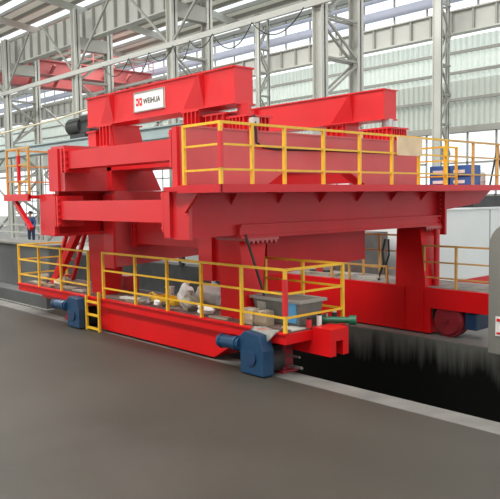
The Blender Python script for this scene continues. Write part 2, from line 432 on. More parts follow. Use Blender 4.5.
# inclined strut beside the near leg
MB().bar((-9.22,8.25,2.34),(-9.18,8.6,1.35),.035).bar((-9.2,8.45,1.75),(-9.16,8.8,.78),.025).build('strut', DARK, cr)
# main girders
WX = -9.35
m = MB().box(-10.02,WX,7.12,14.6,2.33,3.13)
g1 = m.build('main_girder', REDG, cr)
MB().box(-10.35,-9.22,8.15,14.6,2.27,2.32).box(-10.3,-9.26,8.15,14.6,2.32,2.48).box(-10.35,-9.22,8.15,14.6,2.48,2.52).build('bottom_flange', REDG, g1)
MB().box(-9.96,-9.3,7.05,7.12,2.30,3.12).box(-9.93,-9.75,6.98,7.05,2.33,3.12).build('end_plate', RED, g1)
MB().prism([(WX,3.12),(-8.95,3.12),(WX,2.76)],'y',7.0,7.06).build('gusset', RED, g1)
MB().box(-10.3,-9.2,14.6,14.7,2.05,3.1).build('end_plate', REDG, g1)
m = MB().box(-9.2,-9.14,14.58,14.66,2.05,3.1)
for k in range(9): m.cyl((-9.24,14.56,2.12+k*.11),(-9.24,14.5,2.12+k*.11),.025,n=8)
m.build('bolted_flange', REDG, g1)
m = MB().prism([(9.5,1.44),(12.6,1.56),(12.6,2.27),(9.5,2.27)],'x',-10.9,-9.98); m.build('girder_belly', REDG, g1)
m = MB().box(-10.92,-10.5,8.5,9.0,1.38,2.33).box(-10.5,-10.1,8.6,9.0,1.38,2.33); m.build('girder_foot', RED, g1)
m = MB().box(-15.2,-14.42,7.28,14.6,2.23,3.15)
g2 = m.build('main_girder', RED_SHADE, cr)
MB().box(-15.22,-14.4,7.22,7.28,2.2,3.12).box(-14.78,-14.40,7.16,7.22,2.22,3.12).build('end_plate', RED, g2)
m = MB().prism([(8.36,1.45),(11.9,1.64),(11.9,3.19),(8.36,3.19)],'x',-14.24,-13.8); m.build('girder_belly', REDP, g2)
MB().box(-14.24,-13.82,8.3,8.36,1.42,3.12).build('end_plate', RED, g2)
MB().box(-14.5,-14.34,7.12,8.3,2.2,2.26).build('bottom_flange', RED, g2)
# cross beams
def flange(x, y0, y1, z0, z1, sx, parent, mat=RED):
    m = MB().box(x-.03,x+.03,y0-.07,y1+.07,z0,z1)
    n = max(4,int((z1-z0)/.13))
    for i in range(n):
        z = z0+.06+(z1-z0-.12)*i/(n-1)
        m.cyl((x-.07,y0-.035,z),(x+.07,y0-.035,z),.022,n=8)
    return m.build('bolted_flange', mat, parent)
cb = MB().box(-14.36,-10.08,7.2,7.7,2.575,2.985).build('cross_beam', RED, cr)
flange(-14.2,7.2,7.7,2.42,3.10,1,cb); flange(-14.30,7.2,7.7,2.42,3.10,1,cb)
flange(-10.18,7.2,7.7,2.42,3.12,1,cb); flange(-10.05,7.2,7.7,2.40,3.12,1,cb)
cb2 = MB().box(-14.4,-10.25,13.8,14.3,2.45,3.0).build('cross_beam', RED, cr)
tb = MB().box(-13.8,-10.9,8.8,9.25,1.98,2.5).build('tie_beam', RED, cr)
flange(-13.62,8.8,9.25,1.90,2.52,1,tb); flange(-13.72,8.8,9.25,1.90,2.52,1,tb)
flange(-11.0,8.8,9.25,1.9,2.5,1,tb)
# walkway, right side
wk = MB().box(WX,-8.28,6.90,17.3,3.135,3.20).box(-9.74,WX,6.86,7.06,3.13,3.20).box(-8.33,-8.26,6.9,17.3,3.09,3.22).box(-9.35,-8.26,6.86,6.92,3.09,3.22).build('walkway', REDG, cr)
for v in (8.03,9.2,10.38,11.54,12.73,13.9):
    MB().prism([(WX,3.135),(-9.12,3.135),(WX,2.88)],'y',v-.012,v+.012).build('bracket', REDG, wk)
    MB().box(-9.0,-8.34,v-1.0,v-.1,3.08,3.135).build('edge_angle', REDG, wk)
MB().prism([(14.7,3.135),(17.15,3.135),(16.5,2.78),(14.7,2.62)],'x',-9.4,-9.34).build('bracket', REDG, wk)
MB().box(-10.3,WX,14.7,17.3,3.1,3.2).build('platform', REDG, wk)
wr = railing([(-9.25,6.94),(-8.31,6.94),(-8.31,7.6),(-8.31,8.34),(-8.31,9.32),(-8.31,10.34),(-8.31,11.34),(-8.31,12.26)],3.2,h=1.0,rails=(1.0,.64,.25),striped=(1,))
railing([(-8.31,12.26),(-8.31,13.3)],3.2,h=1.0,rails=(1.0,.64,.25),skip_posts=(0,))
railing([(-8.31,13.3),(-8.31,14.4),(-8.31,15.5),(-8.31,17.2)],3.2,h=1.0,rails=(1.0,.64,.25),mat=ORA,skip_posts=(0,))
railing([(-10.2,14.5),(-9.1,14.5),(-9.1,15.0)],3.2,h=.95,rails=(1.0,.64,.25))
# walkway, left side
wl = MB().box(-16.6,-15.3,7.0,13,3.05,3.13).box(-16.64,-15.3,6.96,7.04,3.0,3.16).build('walkway', RED, cr)
MB().bar((-16.25,7.05,3.05),(-15.34,7.05,2.35),.09).build('bracket', RED, wl)
railing([(-16.56,9.2),(-16.56,7.04),(-15.9,7.04),(-15.36,7.04)],3.13,h=1.12,rails=(1.0,.64,.30),striped=(2,),mat=ORA)
# stair and brace left of the near leg
st = MB().bar((-18.0,8.9,.77),(-16.9,8.9,2.62),.10,.08).bar((-17.72,9.3,.77),(-16.62,9.3,2.62),.10,.08).build('stair', RED, cr)
for k in range(8):
    f=(k+.5)/8; MB().box(-18.0+1.1*f-.08,-18.0+1.1*f+.14,8.9,9.3,.77+1.85*f-.02,.77+1.85*f+.02).build('tread', RED, st)
MB().bar((-17.42,8.6,.77),(-15.9,8.6,2.32),.16,.22).build('brace', REDB, cr)
# far carriage
m = MB().box(-15.2,-9.11,13.93,15.2,-.24,.83).box(-9.11,-6.2,13.93,14.6,.36,.83)
fcg = m.build('carriage_beam', REDB, cr)
MB().box(-15.2,-6.2,14.02,15.3,.83,.85).build('deck_plate', paint('far_deck',(.30,.28,.26),.7,.3,3), fcg)
for x in (-9.85,-9.32,-7.6): MB().box(x-.02,x+.02,13.90,13.93,-.2 if x<-9.1 else .38,.8).build('stiffener', REDB, fcg)
wh = MB().cyl((-8.68,14.0,.12),(-8.68,14.3,.12),.40,n=36).build('travel_wheel', WHEELR, cr)
MB().cyl((-8.68,13.95,.12),(-8.68,14.0,.12),.33,.36,n=36).cyl((-8.68,13.9,.12),(-8.68,13.96,.12),.06,n=16).build('hub', WHEELR, wh)
MB().box(-9.1,-8.9,14.0,14.3,.1,.36).box(-8.9,-8.2,14.35,14.75,-.1,.36).build('axle_box', DARK, cr)
MB().box(-8.25,-7.95,14.0,14.6,-.05,.34).build('drive_unit', BLUED, cr, bevel=.03)
railing([(-9.31,13.97),(-8.46,13.97),(-7.5,13.97),(-6.3,13.97)],.84,h=1.0,rails=(1.0,.6,.24),mat=ORA)
railing([(-11.85,14.9),(-11.3,14.9),(-10.6,14.9)],.85,h=1.15,rails=(1.0,.62,.22),mat=ORA)
railing([(-12.2,14.0),(-11.6,14.0),(-10.4,14.0)],.85,h=.42,rails=(1.0,),mat=ORA)
MB().cyl((-9.18,14.3,.85),(-9.18,14.3,2.2),.07).build('pipe', RED, cr)
# hydraulic cable on the far leg
MB().tube([(-10.75,14.4,1.9),(-10.8,14.35,1.6),(-10.72,14.3,1.3),(-10.85,14.3,1.0),(-10.8,14.2,.87)],.03).tube([(-10.65,14.4,1.9),(-10.6,14.35,1.5),(-10.68,14.3,1.2),(-10.6,14.25,.87)],.025).build('cable', BLACK, cr)

# ------------------------------------------------------------------ trolley (upper frame that rides on the girders)
tl = empty('crane_trolley',(-12.2,10.5,3.12)); tag(tl,'red trolley frame on top of the crane, carrying two long box beams','trolley')
arch = [(7.08,3.2),(8.9,3.2),(9.42,3.48),(11.42,3.48),(11.98,3.2),(13.8,3.2),(13.8,3.92),(13.4,4.2),(7.08,4.2)]
f1 = MB().prism(arch,'x',-9.72,-9.4).build('side_frame', REDP, tl)
MB().box(-9.76,-9.38,7.08,13.6,4.2,4.23).build('top_flange', REDP, f1)
MB().box(-9.70,-9.56,7.02,7.08,3.2,4.22).build('end_plate', RED, f1)
for ya,yb in ((7.3,8.8),(12.1,13.7)): MB().box(-9.7,-9.5,ya,yb,3.13,3.2).build('rail_shoe', RED, f1)
f2 = MB().prism([(7.24,3.2),(9.80,3.2),(9.5,3.78),(11.4,3.78),(12.0,3.2),(13.8,3.2),(13.8,3.92),(13.4,4.2),(7.24,4.2)],'x',-14.62,-14.0).build('side_frame', REDP, tl)
MB().box(-14.64,-14.20,7.18,7.24,3.2,4.14).build('end_plate', RED, f2)
MB().box(-14.0,-13.82,8.3,8.7,3.2,4.18).build('stiffener', RED, f2)
MB().box(-15.2,-13.95,8.3,9.3,4.2,4.24).build('top_flange', RED, f2)
for ya,yb in ((7.3,8.8),(12.1,13.7)): MB().box(-14.62,-14.43,ya,yb,3.15,3.2).build('rail_shoe', RED, f2)
ub = MB().box(-14.0,-9.72,7.2,7.66,3.68,4.05).build('cross_beam', RED, tl)
flange(-13.78,7.2,7.66,3.6,4.12,1,ub); flange(-13.93,7.2,7.66,3.6,4.12,1,ub)
flange(-9.90,7.2,7.66,3.55,4.2,1,ub); flange(-9.78,7.2,7.6,3.5,4.2,1,ub)
MB().box(-14.0,-9.72,13.1,13.6,3.32,4.1).build('cross_beam', RED, tl)
fb = MB().box(-14.0,-9.72,8.3,9.2,3.66,3.98).build('cross_beam', RED, tl)
MB().box(-14.0,-9.72,12.75,13.1,3.9,4.2).build('cross_beam', RED, tl)
def carrying_beam(y0,y1):
    b = MB().box(-14.99,-9.64,y0,y1,4.75,5.38).box(-15.0,-9.62,y0-.03,y1+.03,5.38,5.41).box(-15.0,-9.62,y0-.03,y1+.03,4.72,4.75).build('carrying_beam', RED, tl)
    for xa,xb in ((-13.8,-14.4),(-10.52,-11.2)):
        m = MB(); v=[m.bm.verts.new(p) for p in ((xa,y0-.14,5.36),(xa,y0-.01,4.76),(xb,y0-.004,4.76),(xa,y0-.002,5.36),(xa,y0-.002,4.76))]
        for f in ((0,1,2),(0,2,3),(0,3,4,1),(1,4,2),(2,4,3)): m.bm.faces.new([v[i] for i in f])
        m.build('shade_wedge', RED, b)  # added wedge, tilted downward so its triangle turns darker
    return b
b1 = carrying_beam(8.4,8.86); b2 = carrying_beam(12.85,13.32)
def pedestal(x0,x1,y0,y1,z0,z1,parent=tl,n=4,taper=.06):
    m = MB().hexa(((x0+taper,y0+taper,z0),(x1-taper*.2,y0+taper,z0),(x1-taper*.2,y1+taper*2,z0),(x0+taper,y1+taper*2,z0)),((x0,y0,z1-.03),(x1,y0,z1-.03),(x1,y1,z1-.03),(x0,y1,z1-.03)))
    m.box(x0-.04,x1+.05,y0-.05,y1+.05,z1-.03,z1)
    p = m.build('pedestal', RED, parent)
    r = MB()
    for i in range(n):
        x = x0+.05+(x1-x0-.1)*i/(n-1); r.box(x-.012,x+.012,y0-.05,y0+.1,z0,z1-.03)
    r.build('rib', RED, p)
    return p
pedestal(-14.45,-13.92,8.42,9.15,4.24,4.72)
pedestal(-11.2,-10.72,8.42,9.1,3.98,4.72)
pedestal(-10.6,-9.98,8.5,9.1,3.98,4.6)
MB().box(-15.08,-14.72,8.45,8.85,4.24,4.62).box(-15.12,-14.68,8.42,8.9,4.60,4.64).build('stop_block', RED, tl)
sc = MB().box(-10.0,-9.42,8.5,9.15,4.48,4.52).box(-9.95,-9.5,8.55,9.1,4.23,4.48)
for i in range(6):
    y=8.58+i*.1; sc.box(-9.5,-9.44,y-.012,y+.012,4.23,4.48)
for i in range(5): sc.box(-9.92+i*.1-.012,-9.92+i*.1+.012,8.5,8.55,4.23,4.48)
sc.build('saddle', RED, tl)
MB().cyl((-9.68,8.68,4.52),(-9.68,8.68,4.74),.13,n=20).build('jack', RED, tl)
sc = MB().box(-10.3,-9.42,12.8,13.5,4.5,4.54).box(-10.2,-9.5,12.85,13.45,4.23,4.5)
for i in range(7): sc.box(-9.5,-9.43,12.88+i*.09-.012,12.88+i*.09+.012,4.23,4.5)
for i in range(7): sc.box(-10.18+i*.11-.012,-10.18+i*.11+.012,12.8,12.85,4.23,4.5)
sc.build('saddle', RED, tl)
MB().cyl((-9.72,13.1,4.54),(-9.72,13.1,4.74),.13,n=20).build('jack', STEEL, tl)
pedestal(-11.4,-10.8,12.9,13.4,4.2,4.72)
pedestal(-14.45,-13.92,12.9,13.4,4.2,4.72)
# sign on the front of the near beam
sg = MB().box(-12.93,-11.80,8.375,8.40,4.865,5.29).build('sign_plate', SIGNW, tl); sg['label']='white sign plate with a red emblem and the word WEIHUA'
m = MB().box(-12.93,-11.80,8.365,8.376,5.265,5.29).box(-12.93,-11.80,8.365,8.376,4.865,4.89).box(-12.93,-12.905,8.365,8.376,4.89,5.265).box(-11.825,-11.80,8.365,8.376,4.89,5.265)
m.build('sign_border', STEEL, sg)
m = MB()
x=-12.84
m.box(x,x+.10,8.368,8.374,5.0,5.16).box(x+.13,x+.23,8.368,8.374,5.0,5.16).box(x+.10,x+.13,8.368,8.374,5.065,5.095)
e_ = m.build('emblem', SIGNR, sg)
m = MB().box(x+.03,x+.07,8.364,8.368,5.05,5.11).box(x+.16,x+.20,8.364,8.368,5.05,5.11); m.build('emblem_window', SIGNW, e_)
cu = bpy.data.curves.new('lettering','FONT'); cu.body='WEIHUA'; cu.size=.2; cu.extrude=.003; cu.align_x='LEFT'; cu.space_character=1.05
to = bpy.data.objects.new('lettering_tmp',cu); COL.objects.link(to)
dg = bpy.context.evaluated_depsgraph_get(); me = bpy.data.meshes.new_from_object(to.evaluated_get(dg))
bpy.data.objects.remove(to)
xs=[v.co.x for v in me.vertices]; ysx=[v.co.y for v in me.vertices]; w=max(xs)-min(xs); h=max(ysx)-min(ysx)
org = WORLD[sg.name]
for v in me.vertices:
    X=-12.56+(v.co.x-min(xs))/w*.62; Z=5.02+(v.co.y-min(ysx))/h*.115; Y=8.37-v.co.z
    v.co = Vector((X,Y,Z))-org
me.materials.clear(); me.materials.append(SIGNK)
lt = bpy.data.objects.new('lettering',me); COL.objects.link(lt); lt.parent=sg
# black hose on the side frame
MB().tube([(-9.36,8.62,4.5),(-9.3,8.6,4.3),(-9.3,8.62,4.0),(-9.32,8.8,3.92),(-9.36,9.2,3.9),(-9.38,10.5,3.93),(-9.38,13.3,3.95)],.025).build('hose', BLACK, tl)
MB().box(-9.42,-9.3,8.55,8.7,4.3,4.45).build('junction_box', GREYL, tl)

# ------------------------------------------------------------------ loose things on the near deck
DZ = .766
def carton(name,x0,x1,y0,y1,h,mat,label,cat):
    t = empty(name,((x0+x1)/2,(y0+y1)/2,DZ)); tag(t,label,cat)
    MB().box(x0,x1,y0,y1,DZ,DZ+h).build('carton_body', mat, t, bevel=.008)
    MB().box((x0+x1)/2-.03,(x0+x1)/2+.03,y0-.003,y1+.003,DZ+h-.06,DZ+h+.004).build('tape', PAPER, t)
carton('carton',-9.22,-8.94,8.12,8.32,.27,CARD,'pale cardboard carton at the deck edge left of the grey bin','box')
carton('carton',-8.90,-8.60,8.14,8.34,.26,CARDD,'brown open carton pressed against the grey bin front','box')
t = empty('storage_bin',(-8.75,8.83,DZ)); tag(t,'large grey plastic storage bin with a blue label on the deck corner','bin')
m = MB().hexa(((-9.25,8.54,DZ),(-8.2,8.54,DZ),(-8.2,9.05,DZ),(-9.25,9.05,DZ)),((-9.33,8.48,DZ+.44),(-8.12,8.48,DZ+.44),(-8.12,9.1,DZ+.44),(-9.33,9.1,DZ+.44)))
m.build('bin_body', BINM, t, bevel=.02)
MB().box(-9.37,-8.08,8.44,8.50,DZ+.41,DZ+.46).box(-9.37,-8.08,9.08,9.14,DZ+.41,DZ+.46).box(-9.37,-9.31,8.5,9.08,DZ+.41,DZ+.46).box(-8.14,-8.08,8.5,9.08,DZ+.41,DZ+.46).build('bin_rim', GREY, t)
o=MB().hexa(((-8.45,8.522,DZ+.05),(-8.24,8.522,DZ+.05),(-8.24,8.53,DZ+.05),(-8.45,8.53,DZ+.05)),((-8.42,8.474,DZ+.40),(-8.20,8.474,DZ+.40),(-8.20,8.482,DZ+.40),(-8.42,8.482,DZ+.40))).build('bin_label', LABELB, t); o['label']='light blue label near the bin corner'
MB().hexa(((-9.2,8.506,DZ+.22),(-8.98,8.506,DZ+.22),(-8.98,8.52,DZ+.22),(-9.2,8.52,DZ+.22)),((-9.2,8.478,DZ+.36),(-8.98,8.478,DZ+.36),(-8.98,8.49,DZ+.36),(-9.2,8.49,DZ+.36))).build('bin_label', PAPER, t)
# sheet draped over the deck edge
m = MB(); n=8; vs=[]
for i in range(n+1):
    row=[]
    for j in range(7):
        u=i/n; q=j/6
        x=-8.75+.62*u; 
        if j<4: y=8.11-.058*j-.01; z=DZ+.008+.015*math.sin(7*u+j)
        else: y=7.90-.01*(j-3); z=DZ-.02-(j-3)*(.09*(1-abs(u-.45)*2)+.008)
        row.append(m.bm.verts.new((x+.03*q,y,z)))
    vs.append(row)
for i in range(n):
    for j in range(6): m.bm.faces.new((vs[i][j],vs[i+1][j],vs[i+1][j+1],vs[i][j+1]))
bmesh.ops.solidify(m.bm, geom=m.bm.faces[:], thickness=.006)
tag(m.build('paper_sheet', PAPER, smooth=True),'crumpled off-white sheet hanging over the deck edge below the cartons','sheet')
m = MB().prism([(-8.08,8.22),(-7.99,8.15),(-8.0,8.50),(-8.3,8.45),(-8.38,8.30)],'z',DZ,DZ+.02); tag(m.build('paper_sheet', PAPER),'flat off-white sheet lying at the foot of the striped corner post','sheet')
def can(x,y,r,h,mat,capm,label):
    t = empty('spray_can',(x,y,DZ)); tag(t,label,'can')
    MB().lathe((x,y,DZ),[(r,0),(r,h*.78),(r*.7,h*.84)],16).build('can_body', mat, t, smooth=False)
    MB().lathe((x,y,DZ+h*.8),[(r*.75,0),(r*.75,h*.2)],16).build('cap', capm, t)
can(-8.02,8.86,.045,.22,WHITE,BLACK,'white can with a black cap in front of the green tool')
can(-8.04,8.62,.05,.17,SIGNR,BLACK,'short red can beside the blue bin label')
can(-8.05,9.3,.05,.22,DARK,WHITE,'dark can with a white cap at the rear deck corner')
t = empty('hydraulic_pump',(-7.96,9.1,DZ)); tag(t,'green hydraulic cylinder lying on the right end of the deck','tool')
MB().cyl((-8.12,8.95,DZ+.09),(-7.62,9.3,DZ+.09),.055,n=18).build('cylinder_body', GREEN, t)
MB().cyl((-7.68,9.26,DZ+.09),(-7.58,9.33,DZ+.09),.085,n=18).build('flange_ring', GREEN, t)
MB().cyl((-8.1,8.965,DZ+.09),(-8.02,9.02,DZ+.09),.085,n=18).build('flange_ring', GREEN, t)
MB().cyl((-8.0,9.03,DZ+.13),(-8.0,9.03,DZ+.20),.025).build('valve', STEEL, t)
def lump(name,x,y,rx,ry,rz,mat,seed,parent=None,rough=.34):
    random.seed(seed); m = MB()
    bmesh.ops.create_icosphere(m.bm, subdivisions=3, radius=1)
    ph=[random.uniform(0,6) for _ in range(6)]
    for v in m.bm.verts:
        c=v.co; k=1+rough*(math.sin(3*c.x+ph[0])*math.sin(4*c.y+ph[1])+.6*math.sin(6*c.z+ph[2]+2*c.x)+.4*math.sin(9*c.y+ph[3]+5*c.x))*.6
        v.co = Vector((x+c.x*rx*k, y+c.y*ry*k, DZ+max(0,(c.z*k+.85))*rz))
    return m.build(name, mat, parent, smooth=True)
def sackbag(x,y,rx,ry,rz,mat,seed,label,cat='bag',name='plastic_bag'):
    t = empty(name,(x,y,DZ)); tag(t,label,cat)
    lump('bag_body',x,y,rx,ry,rz,mat,seed,t)
    MB().lathe((x+rx*.2,y,DZ+rz*1.45),[(.05,0),(.025,.08),(.06,.16)],10).build('tied_neck', mat, t)
sackbag(-11.42,8.55,.21,.17,.24,WHITE,3,'white plastic bag standing behind the deck railing, left of the grey sack')
sackbag(-11.3,9.12,.36,.22,.25,WHITE,5,'bulky white plastic bag behind the grey sack, nearer the leg')
sackbag(-10.98,8.30,.19,.14,.17,SACKM,9,'small grey-brown sack between the white bags at the deck edge',name='sack')
tag(lump('paper_bag',-10.45,8.3,.2,.13,.09,WHITE,11),'crumpled flat white paper bag on the deck in front of the near leg','bag')
t = empty('cup',(-12.7,9.05,DZ)); tag(t,'white cup standing alone on the deck beside a post','cup')
MB().lathe((-12.7,9.05,DZ),[(.08,0),(.10,.25)],16).build('cup_body', WHITE, t)
MB().lathe((-12.7,9.05,DZ+.25),[(.11,0),(.11,.02)],16).build('rim', WHITE, t)
t = empty('tool_tray',(-12.1,8.62,DZ)); tag(t,'yellow tool tray on the deck left of the white bags','tray')
MB().box(-12.55,-11.75,8.48,8.80,DZ,DZ+.03).build('tray_floor', YEL, t)
MB().box(-12.55,-11.75,8.46,8.49,DZ,DZ+.13).box(-12.55,-11.75,8.79,8.82,DZ,DZ+.13).box(-12.58,-12.55,8.46,8.82,DZ,DZ+.13).box(-11.75,-11.72,8.46,8.82,DZ,DZ+.13).build('tray_wall', YEL, t)
MB().tube([(-12.58,8.64,DZ+.1),(-12.8,8.64,DZ+.16),(-12.9,8.64,DZ+.12)],.025).build('handle', YEL, t)
# planks and scrap
def plank(x0,y0,x1,y1,w,mat,label,z=DZ,th=.04,name='plank',cat='plank',group=None):
    m = MB().bar((x0,y0,z+th/2),(x1,y1,z+th/2),w,th); o=m.build(name, mat); return tag(o,label,cat,group)
plank(-13.6,8.75,-12.75,8.65,.16,WOODM,'weathered plank on the deck just right of the ladder opening')
plank(-13.45,9.2,-12.95,9.22,.18,WOODM,'short grey plank at the back of the deck, left of the cup')
plank(-13.55,8.35,-12.9,8.42,.20,PAPER,'white foam strip on the deck beside the ladder',name='foam_strip',cat='strip')
plank(-12.75,8.3,-12.35,8.38,.12,STEEL,'short bare steel plate at the deck edge before the yellow tray',name='steel_plate',cat='plate')
for i,(x,y,s,mt,l) in enumerate(((-12.3,8.22,.07,STEEL,'bright metal fitting at the deck edge under the yellow tray'),(-12.05,8.25,.08,WHITE,'white plastic fitting at the deck edge right of the bright metal one'),(-11.75,8.25,.08,DARK,'dark scrap piece at the deck edge left of the white bag'),
                           (-12.55,8.95,.06,DARK,'dark scrap piece beside the cup'))):
    random.seed(i); tag(lump('scrap_piece',x,y,s,s*.8,s*.8,mt,20+i),l,'scrap')
t = empty('red_cabinet',(-15.0,9.2,DZ)); 
tag(t,'low dark red cabinet on the deck behind the left near leg','cabinet')
MB().box(-15.7,-14.5,9.05,9.4,DZ,DZ+.36).build('cabinet_body', RED, t)
MB().box(-15.6,-14.6,9.04,9.05,DZ+.04,DZ+.32).build('cabinet_door', RED, t)
for x0,y0,x1,y1,w,mt,l in ((-13.3,8.9,-12.9,9.0,.10,PAPER,'pale strip lying beside the weathered plank'),
      (-12.80,8.50,-12.66,8.44,.09,STEEL,'small steel bar on the deck left of the yellow tray'),
      (-10.1,8.13,-9.6,8.16,.12,WOODM,'wooden strip at the deck edge in front of the near leg'),
      (-13.05,8.15,-12.5,8.2,.10,CARDD,'brown strip at the deck edge under the railing, right of the ladder')):
    plank(x0,y0,x1,y1,w,mt,l,name='strip',cat='strip')
for x0,y0,x1,y1,w,mt,l in ((-13.4,14.25,-12.2,14.3,.25,WOODM,'pale plank on the far carriage deck beyond the yellow rail corner'),
      (-12.6,14.6,-11.9,14.55,.2,PAPER,'white board on the far carriage deck beside the orange railing'),
      (-13.6,14.7,-13.0,14.75,.18,DARK,'dark plate on the far carriage deck'),
      (-11.5,14.3,-10.9,14.35,.2,PAPER,'white board on the far carriage deck next to the far leg')):
    plank(x0,y0,x1,y1,w,mt,l,z=.852,th=.06)
tag(MB().lathe((-13.1,14.5,.852),[(.1,0),(.1,.2),(.06,.24)],14).build('can', SIGNR),'small red can standing on the far carriage deck','can')
# clutter on the left part of the deck
for x0,y0,x1,y1,w,mt,l in ((-18.1,8.25,-17.45,8.32,.22,WOODM,'wooden board at the left end of the deck'),
      (-17.3,8.2,-16.65,8.17,.12,CARDD,'brown cardboard strip at the deck edge behind the left railing'),
      (-16.5,8.30,-15.75,8.36,.14,WOODM,'short wooden board on the deck edge between the brace and the ladder'),
      (-15.55,8.2,-15.15,8.25,.12,PAPER,'pale strip on the deck edge left of the ladder')):
    plank(x0,y0,x1,y1,w,mt,l)
tag(lump('rag',-17.1,8.66,.2,.16,.10,WHITE,31),'crumpled white rag on the left end of the deck','rag')
tag(lump('rag',-16.75,8.45,.16,.13,.09,CARD,32),'crumpled tan rag beside the foot of the red brace','rag')
tag(lump('rag',-18.0,8.62,.14,.12,.12,WOODM,33),'brown heap of rag in the left deck corner','rag')
# ------------------------------------------------------------------ things on the upper walkway
m = MB().box(-8.27,-8.245,11.45,12.3,3.80,4.17); tag(m.build('plywood_board', PLY),'plywood board fixed to the outside of the upper railing','board')
def crate(x0,x1,y0,y1,h,label,z=3.2):
    t = empty('crate',((x0+x1)/2,(y0+y1)/2,z)); tag(t,label,'crate','blue crates on the far platform')
    MB().box(x0,x1,y0,y1,z,z+h).build('crate_body', CRATEB, t, bevel=.01)
    for k in (0,1): MB().box(x0+.2*(x1-x0),x1-.25*(x1-x0),y0-.012,y0,z+h*(.15+.48*k),z+h*(.30+.48*k)).build('white_patch', WHITE, t)
    MB().box(x0-.01,x1+.01,y0-.015,y1+.01,z+h*.47,z+h*.53).build('seam_band', BLUED, t)
crate(-9.98,-9.45,15.2,15.7,.52,'left blue crate on the upper walkway behind the railing')
crate(-9.40,-8.85,15.2,15.7,.52,'right blue crate on the upper walkway behind the railing')
t = empty('drum',(-9.3,16.4,3.2)); tag(t,'pale grey metal drum on the walkway right of the blue crates','drum')
MB().lathe((-9.3,16.4,3.2),[(.17,0),(.17,.12),(.18,.14),(.17,.16),(.17,.33),(.10,.38)],20).build('drum_body', GREYL, t)
MB().lathe((-9.3,16.4,3.58),[(.05,0),(.05,.04)],12).build('cap', GREY, t)
t = empty('tripod_stand',(-8.82,16.45,3.2)); tag(t,'dark tripod stand with a cable at the right end of the walkway','stand')
for dx,dy in ((-.2,0),(.2,0),(0,.3)): MB().bar((-8.82+dx,16.45+dy,3.2),(-8.82,16.45,4.2),.035).build('leg', DARK, t)
MB().tube([(-8.82,16.45,4.2),(-8.8,16.45,4.24),(-8.75,16.4,4.0),(-8.8,16.4,3.5),(-8.82,16.4,3.21)],.02).build('cable', BLACK, t)
# ------------------------------------------------------------------ surroundings
ct = empty('container',(-13,21.5,-.28)); tag(ct,'big pale grey container-like cabin behind the far carriage at right','container')
MB().box(-14.6,-11.45,18.0,25.5,.35,2.53).build('cabin_wall', CONTM, ct, bevel=.02)
MB().box(-14.65,-11.40,17.95,25.55,2.53,2.58).build('roof', CONTM, ct)
MB().box(-14.6,-11.43,17.98,25.52,-.28,.35).build('base', RED, ct)
MB().box(-11.45,-11.43,20.9,20.93,.4,2.5).build('panel_seam', GREY, ct)
tag(MB().cyl((-12.2,18.4,2.68),(-12.2,25.2,2.68),.1).box(-12.3,-11.8,18.6,19.3,2.58,2.78).box(-12.6,-11.8,20.5,25.2,2.58,2.95).build('duct', DARK),'dark duct lying along the roof of the pale cabin','duct')
t = empty('round_top_cabinet',(-6.75,13.85,-.28)); tag(t,'grey round-topped pillar cabinet cut by the right edge','cabinet')
pts=[(-7.18,-.28),(-6.2,-.28),(-6.2,2.3)]+[(-6.69+.49*math.cos(a),1.95+.49*math.sin(a)) for a in [math.pi*k/12 for k in range(1,12)]]+[(-7.18,1.95)]
pts[2]=(-6.2,1.95)
MB().prism(pts,'y',13.08,13.5).build('cabinet_body', POSTG, t, bevel=.03)
bp_ = MB().box(-7.0,-6.5,13.06,13.08,.12,.52).build('notice_plate', WHITE, t); bp_['label']='white notice plate with red bars'
MB().box(-6.97,-6.52,13.05,13.06,.42,.48).box(-6.97,-6.52,13.05,13.06,.16,.20).build('red_bar', SIGNR, bp_)
# dark concrete block and ledge on the left
cbk = empty('concrete_block',(-27,11,-2.3)); tag(cbk,'large dark grey concrete block in the pit at far left','block')
MB().box(-34,-20.6,10.0,11.0,-2.3,1.52).build('block_body', BLOCKM, cbk, bevel=.05)
MB().box(-34,-20.55,9.95,11.05,1.52,1.58).build('cap_plate', KERB, cbk)
MB().box(-34,-19.2,9.2,10.0,-2.3,-.25).build('step', KERB, cbk)
MB().box(-30,-19.4,9.3,9.9,-.25,.12).build('low_step', BLOCKM, cbk)
t = empty('machine_stand',(-21,14.5,-.28)); tag(t,'dark steel machine stand under the crane, behind the pit','machine')
MB().box(-27,-15.5,13.9,15.2,-.28,.75).build('machine_body', DARK, t)
for z in (.85,1.15): MB().box(-27,-15.5,13.85,13.95,z,z+.07).build('cross_bar', GREY, t)
for x in (-26.5,-23.5,-21,-18.8,-16.5): MB().box(x-.08,x+.08,13.85,14.0,.75,1.35).build('upright', DARK, t)
t = empty('grey_stack',(-14,16.4,-.28)); tag(t,'grey machine cabinets standing beyond the far carriage railing','machine')
MB().box(-15.6,-14.2,16.3,17.4,-.28,2.4).build('tall_cabinet', GREY, t)
MB().box(-14.1,-12.9,16.3,17.4,-.28,1.9).build('short_cabinet', KERB, t)
# raised steel platform where the worker stands
pf = empty('work_platform',(-34,16.5,-.28)); tag(pf,'low steel work platform behind the dark concrete block','platform')
MB().box(-44,-28,15.2,18.4,.52,.66).build('platform_deck', GREY, pf)
for x in (-43,-38,-33,-29):
    for y in (15.6,17.6): MB().box(x-.1,x+.1,y-.1,y+.1,-.28,.52).build('leg', GREY, pf)
rr_=MB().bar((-44,17.55,1.6),(-28,17.55,1.6),.08).bar((-44,17.55,1.15),(-28,17.55,1.15),.08)
for x in (-43,-40,-37,-34,-31,-28.2): rr_.box(x-.04,x+.04,17.5,17.58,.66,1.6)
rr_.build('hand_rail', GREY, pf)

